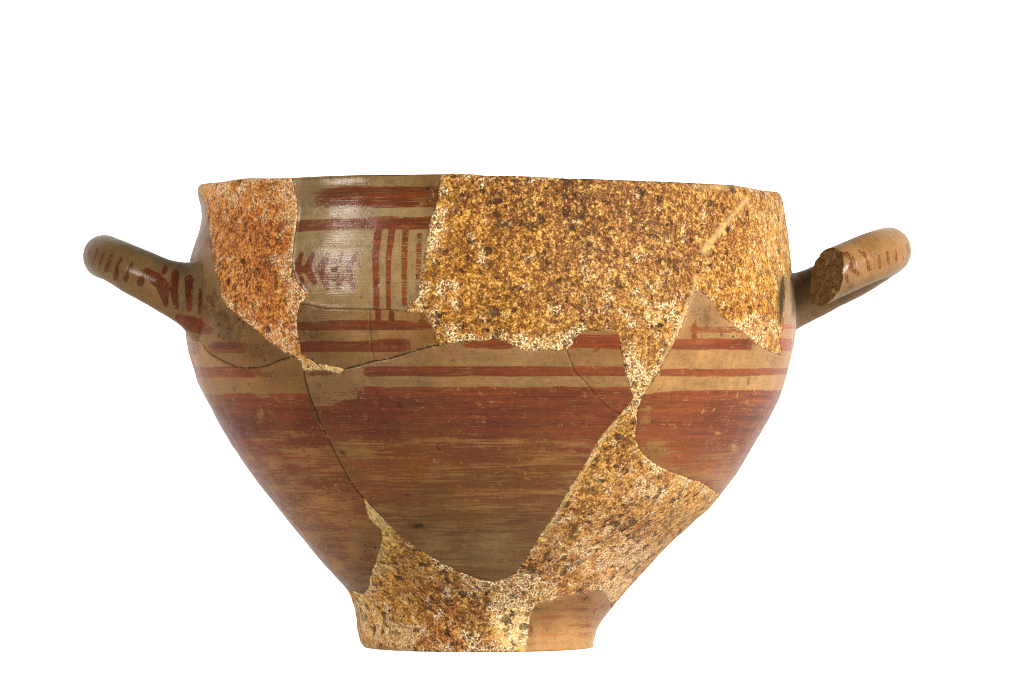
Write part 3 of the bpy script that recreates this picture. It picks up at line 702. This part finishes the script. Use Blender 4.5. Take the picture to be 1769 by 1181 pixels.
        attr(me, 'cov', 'FLOAT', cov, n); attr(me, 'wash', 'FLOAT', wash, n); attr(me, 'dirt_shade', 'FLOAT', dirt_shade, n)
        attr(me, 'pit', 'FLOAT', pits(apx, apy) * (np.abs(allth) < 1.5), n)
        attr(me, 'crack', 'FLOAT', np.concatenate([cgw * np.exp(-(edge / 3.0) ** 2), gw]), n)
    me.update()
    o = link(bpy.data.objects.new(name, me), parent)
    if label: o['label'] = label
    return o

RIMTAB = np.concatenate([EDGE['rimI'], EDGE['rimA'], EDGE['rimB'], EDGE['rimD'], EDGE['rimJ']])
RIMTAB = RIMTAB[np.argsort(RIMTAB[:, 0])]
def rim_t(th): return np.interp(th * RS, RIMTAB[:, 0], RIMTAB[:, 1])
def inner_point(th, t):
    k = THICK * np.clip((t - 318) / 30, .72, 1.0)
    d = np.where(t < 345, 0, 0)
    r = np.maximum(radius(th, t) - k, 40)
    return np.stack([r * np.sin(th), -r * np.cos(th), BASE - t], 1)

bowl = bpy.data.objects.new('pottery_bowl', None); link(bowl)
bowl.empty_display_size = .05
bowl['label'] = 'restored ancient pottery bowl with two loop handles, red bands and speckled fills, on white'
bowl['category'] = 'bowl'

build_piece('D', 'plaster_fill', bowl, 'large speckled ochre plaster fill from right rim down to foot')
build_piece('A', 'plaster_fill', bowl, 'rust orange speckled plaster fill below the left rim')
build_piece('B', 'sherd', bowl, 'rim sherd with zigzag motif and upright red strokes')
build_piece('C1', 'sherd', bowl, 'small sherd with two red bands beside the left fill')
build_piece('C2', 'sherd', bowl, 'small sherd with two red bands beside the large fill')
build_piece('F', 'sherd', bowl, 'large central wall sherd streaked with brown red paint')
build_piece('G', 'sherd', bowl, 'small pointed sherd against the neck of the large fill')
build_piece('H', 'sherd', bowl, 'lower left wall sherd with streaky red brown paint')
build_piece('I', 'sherd', bowl, 'upper left sherd carrying the whole handle')
build_piece('J', 'sherd', bowl, 'right wall sherd with red bands')
build_piece('K', 'sherd', bowl, 'pale orange foot sherd at lower right')

# floor of the bowl inside the foot ring
def base_disc():
    bm = bmesh.new(); prof = [(0, 1.5), (60, 1.5), (150, .8), (172, .8), (186, 40), (176, 62), (120, 56), (0, 52)]
    rings = []
    for (r, z) in prof:
        if r == 0: rings.append([bm.verts.new((-22 * S, 0, z * S))])
        else: rings.append([bm.verts.new(((r * math.sin(a) - 22) * S, -r * math.cos(a) * S, z * S)) for a in [i / 48 * 2 * math.pi for i in range(48)]])
    for a, b in zip(rings[:-1], rings[1:]):
        for i in range(48):
            j = (i + 1) % 48
            q = [a[i % len(a)], a[j % len(a)], b[j % len(b)], b[i % len(b)]]
            q = list(dict.fromkeys(q)); bm.faces.new(q)
    bmesh.ops.recalc_face_normals(bm, faces=bm.faces)
    me = bpy.data.meshes.new('base'); bm.to_mesh(me); bm.free(); me.materials.append(INNER)
    link(bpy.data.objects.new('base', me), bowl)
base_disc()

# ------------------------------------------------------------------ handles
def handle(name, ctrl, label, paintfn, tints, pcs, cut=None, squash=1.0):
    """ctrl: (photo x, depth, photo y at the axis, radius) down the middle of the roll of clay"""
    P = [np.array((c[0] - AX, c[1], BASE - c[2], c[3]), float) for c in ctrl]
    P = [2 * P[0] - P[1]] + P + [2 * P[-1] - P[-2]]
    path = []
    for i in range(1, len(P) - 2):
        p0, p1, p2, p3 = P[i - 1:i + 3]
        n = max(2, int(np.linalg.norm((p2 - p1)[:3]) / 2.6))
        for j in range(n):
            u = j / n
            path.append(.5 * (2 * p1 + (p2 - p0) * u + (2 * p0 - 5 * p1 + 4 * p2 - p3) * u * u + (3 * p1 - p0 - 3 * p2 + p3) * u ** 3))
    path.append(P[-2]); path = np.array(path)
    m, ns = len(path), 96
    tan = np.gradient(path[:, :3], axis=0); tan /= np.linalg.norm(tan, axis=1)[:, None]
    up = np.array((0, 0, 1.0)); verts = []; arc = 0
    nrm = np.cross(tan[0], np.cross(up, tan[0])); nrm /= np.linalg.norm(nrm)
    sts = []
    for i in range(m):
        nrm = nrm - tan[i] * np.dot(nrm, tan[i]); nrm /= np.linalg.norm(nrm)
        bi = np.cross(tan[i], nrm)
        if i: arc += np.linalg.norm(path[i, :3] - path[i - 1, :3])
        for k in range(ns):
            a = k / ns * 2 * math.pi
            r = path[i, 3]
            verts.append(path[i, :3] + r * (math.cos(a) * nrm * squash + math.sin(a) * bi)); sts.append((a * r, arc, 5.0))
    V = np.array(verts)
    V += ((V - np.repeat(path[:, :3], ns, 0)) / np.repeat(path[:, 3], ns)[:, None]) * (1.5 * fbm(V, 1 / 60, 2, 21.0) + .25 * fbm(V, 1 / 9, 2, 4.0))[:, None]
    # clay smoothed out on to the wall at the roots
    tt = BASE - V[:, 2]; thv = np.arctan2(V[:, 0], -V[:, 1]); dw = np.hypot(V[:, 0], V[:, 1]) - radius(thv, tt)
    V += ((V - np.repeat(path[:, :3], ns, 0)) / np.repeat(path[:, 3], ns)[:, None]) * (13 * np.exp(-np.maximum(dw, 0) / 14.0) * np.clip(np.abs((V - np.repeat(path[:, :3], ns, 0))[:, 2]) / np.repeat(path[:, 3], ns), 0, 1) ** 1.5)[:, None]
    if cut is not None:                     # broken end: lean the last rings on to the break plane
        nf = np.array(cut, float); nf /= np.linalg.norm(nf)
        T = tan[-1]; c = path[-1, :3]
        for i in range(m):
            w = max(0.0, 1 - (m - 1 - i) / 34.0) ** 1.2
            if w <= 0: continue
            for k in range(ns):
                q = V[i * ns + k]
                sft = np.dot(c - q, nf) / np.dot(T, nf)
                jag = 5.0 * mn.noise(Vector((q[1] / 9, q[2] / 9, 1.3))) + 6 * mn.noise(Vector((q[1] / 26, q[2] / 26, 4.3)))
                V[i * ns + k] = q + T * (sft * .85 + jag) * w
    F = []
    for i in range(m - 1):
        for k in range(ns):
            k2 = (k + 1) % ns
            F.append((i * ns + k, i * ns + k2, (i + 1) * ns + k2, (i + 1) * ns + k))
    Vl = V.tolist()
    F.append(tuple(range(ns))[::-1])
    if cut is None: F.append(tuple((m - 1) * ns + k for k in range(ns)))
    me = bpy.data.meshes.new(name); me.from_pydata((V * S).tolist(), [], F)
    bm = bmesh.new(); bm.from_mesh(me); bmesh.ops.recalc_face_normals(bm, faces=bm.faces); bm.to_mesh(me); bm.free()
    me.polygons.foreach_set('use_smooth', np.ones(len(me.polygons), bool)); me.materials.append(CLAY)
    px, py = project(V[:, 0], V[:, 1], BASE - V[:, 2])
    cov, dirt_shade = paintfn(px, py, V)
    n = len(V)
    attr(me, 'st', 'FLOAT_VECTOR', np.array(sts), n); attr(me, 'edge', 'FLOAT', np.full(n, 20.0), n)
    attr(me, 'tint', 'FLOAT_COLOR', idw(px, py, tints), n); attr(me, 'pcol', 'FLOAT_COLOR', idw(px, py, pcs), n)
    attr(me, 'cov', 'FLOAT', cov, n); attr(me, 'wash', 'FLOAT', np.full(n, .05), n); attr(me, 'dirt_shade', 'FLOAT', dirt_shade, n)
    o = link(bpy.data.objects.new(name, me), bowl); o['label'] = label
    if cut is not None:
        # rough break surface
        ring = V[(m - 1) * ns:]; c = ring.mean(0)
        fv, ff = [], []; nr = 22
        nf = np.array(cut, float); nf /= np.linalg.norm(nf)
        for j in range(nr):
            u = 1 - j / nr
            for k in range(ns):
                q = c + (ring[k] - c) * u
                a = min(1, (1 - u) * 5)
                q = q + nf * (a * (3.5 * mn.noise(Vector(q / 20)) + 1.3 * mn.noise(Vector(q / 7)) + .8 * mn.noise(Vector(q / 3.2)) - 1.0))
                fv.append(q)
        fv.append(c + nf * 2.0)
        for j in range(nr - 1):
            for k in range(ns):
                k2 = (k + 1) % ns
                ff.append((j * ns + k, j * ns + k2, (j + 1) * ns + k2, (j + 1) * ns + k))
        for k in range(ns): ff.append(((nr - 1) * ns + k, (nr - 1) * ns + (k + 1) % ns, nr * ns))
        me2 = bpy.data.meshes.new('break_surface'); me2.from_pydata((np.array(fv) * S).tolist(), [], ff)
        bm = bmesh.new(); bm.from_mesh(me2)
        bm.faces.ensure_lookup_table()
        sgn = sum(f.normal.dot(Vector(nf)) for f in bm.faces)
        if sgn < 0: bmesh.ops.reverse_faces(bm, faces=bm.faces)
        bm.to_mesh(me2); bm.free()
        me2.polygons.foreach_set('use_smooth', np.ones(len(me2.polygons), bool)); me2.materials.append(BREAK)
        o2 = link(bpy.data.objects.new('break_surface', me2), o); o2['label'] = 'dark brown rough break where the handle snapped off'
    return o

def paint_left(px, py, V):
    cov = np.zeros_like(px)
    ss = [[(157, 432, 2.5), (153, 440, 2.5)], [(168, 430, 2), (161, 455, 3.2)], [(180, 434, 1.5), (172, 458, 2)], [(193, 440, 2.5), (184, 466, 4.5)],
          [(210, 447, 2.5), (203, 458, 3), (200, 480, 4.8)], [(228, 454, 3), (222, 466, 3), (217, 482, 5)], [(246, 468, 3), (243, 487, 7.5)],
          [(254, 467, 5), (268, 480, 11), (280, 492, 12), (284, 512, 8), (287, 527, 3.5)], [(286, 462, 4.5), (283, 470, 4.5)],
          [(303, 472, 7), (300, 500, 8), (305, 530, 4.5)], [(327, 482, 8), (326, 510, 6), (327, 533, 5)], [(346, 500, 3), (345, 540, 3)],
          [(308, 548, 6), (330, 560, 13), (352, 566, 12), (366, 571, 5)], [(325, 552, 8), (345, 556, 6)]]
    for s in ss: cov = np.maximum(cov, stroke(px, py, s, 3.0))
    cov *= .96
    dirt_shade = blob(px, py, ROOT_DIRT + [(225, 425, 60, 12, .35), (235, 515, 40, 14, .25)])  # soil at the root; top edge darkened as painted shade
    return np.where(V[:, 1] < 30, cov, 0), dirt_shade
TL = [(165, 420, (120, 98, 62)), (200, 470, (146, 114, 68)), (230, 425, (114, 94, 62)), (280, 430, (98, 86, 62)), (260, 515, (158, 116, 66)), (320, 460, (122, 108, 90)), (325, 500, (160, 134, 98)), (305, 545, (164, 126, 80)), (352, 470, (160, 130, 100)), (358, 520, (154, 122, 88)), (360, 560, (146, 112, 74)), (340, 590, (160, 124, 84))]  # points along the top edge carry painted shade
PL = [(165, 445, (112, 64, 38)), (205, 470, (100, 50, 28)), (270, 490, (100, 46, 28)), (305, 500, (104, 46, 28)), (340, 562, (138, 64, 34))]
handle('handle', [(378, -150, 526, 66), (352, -158, 517, 56), (325, -162, 508, 48.5), (300, -160, 498, 44.5), (270, -150, 484, 41.5), (240, -130, 470, 39.5), (208, -90, 454, 38), (188, -46, 446, 37), (181, 0, 443, 37),
                  (188, 46, 446, 37), (208, 90, 454, 38), (240, 130, 470, 39), (275, 150, 486, 41), (310, 160, 500, 46), (345, 160, 515, 54), (372, 150, 524, 62)],
       'whole left loop handle with red dashes', paint_left, TL, PL)

def paint_right(px, py, V):
    cov = np.zeros_like(px)
    ss = [[(1461, 438, 5), (1474, 448, 5), (1470, 462, 6), (1482, 472, 5)], [(1484, 432, 2.5), (1490, 440, 3)], [(1492, 438, 5), (1496, 446, 3)], [(1462, 476, 4), (1464, 486, 4)],
          [(1498, 452, 4), (1502, 464, 4.5)], [(1518, 440, 2.5), (1520, 462, 3)], [(1533, 436, 3), (1536, 456, 3)], [(1547, 430, 2), (1549, 450, 2.5)], [(1558, 436, 2), (1560, 448, 2)], [(1452, 448, 3), (1450, 454, 3)], [(1566, 422, 3), (1571, 436, 3)]]
    for s in ss: cov = np.maximum(cov, stroke(px, py, s, 3.0))
    dirt_shade = blob(px, py, [(1500, 500, 14, 6, .9), (1470, 495, 12, 8, .7), (1450, 500, 16, 10, .3), (1505, 425, 40, 10, .3), (1440, 490, 10, 20, .5)])
    return np.where(V[:, 1] < 20, cov * .62, 0), np.where(V[:, 1] < 40, dirt_shade, .5)  # far arm evenly darkened: shade put into the colour
TR_ = [(1530, 400, (166, 134, 98)), (1500, 425, (160, 122, 70)), (1480, 450, (184, 142, 104)), (1540, 440, (186, 142, 100)), (1490, 490, (176, 140, 110)), (1440, 440, (150, 116, 82)), (1430, 515, (190, 150, 108)), (1420, 530, (140, 112, 80)), (1380, 480, (112, 84, 58)), (1460, 515, (144, 120, 92)), (1390, 550, (140, 112, 84)), (1560, 450, (172, 138, 104))]  # points on the far arm carry painted shade
PR = [(1470, 455, (118, 62, 38)), (1500, 455, (126, 70, 44)), (1540, 445, (138, 82, 54))]
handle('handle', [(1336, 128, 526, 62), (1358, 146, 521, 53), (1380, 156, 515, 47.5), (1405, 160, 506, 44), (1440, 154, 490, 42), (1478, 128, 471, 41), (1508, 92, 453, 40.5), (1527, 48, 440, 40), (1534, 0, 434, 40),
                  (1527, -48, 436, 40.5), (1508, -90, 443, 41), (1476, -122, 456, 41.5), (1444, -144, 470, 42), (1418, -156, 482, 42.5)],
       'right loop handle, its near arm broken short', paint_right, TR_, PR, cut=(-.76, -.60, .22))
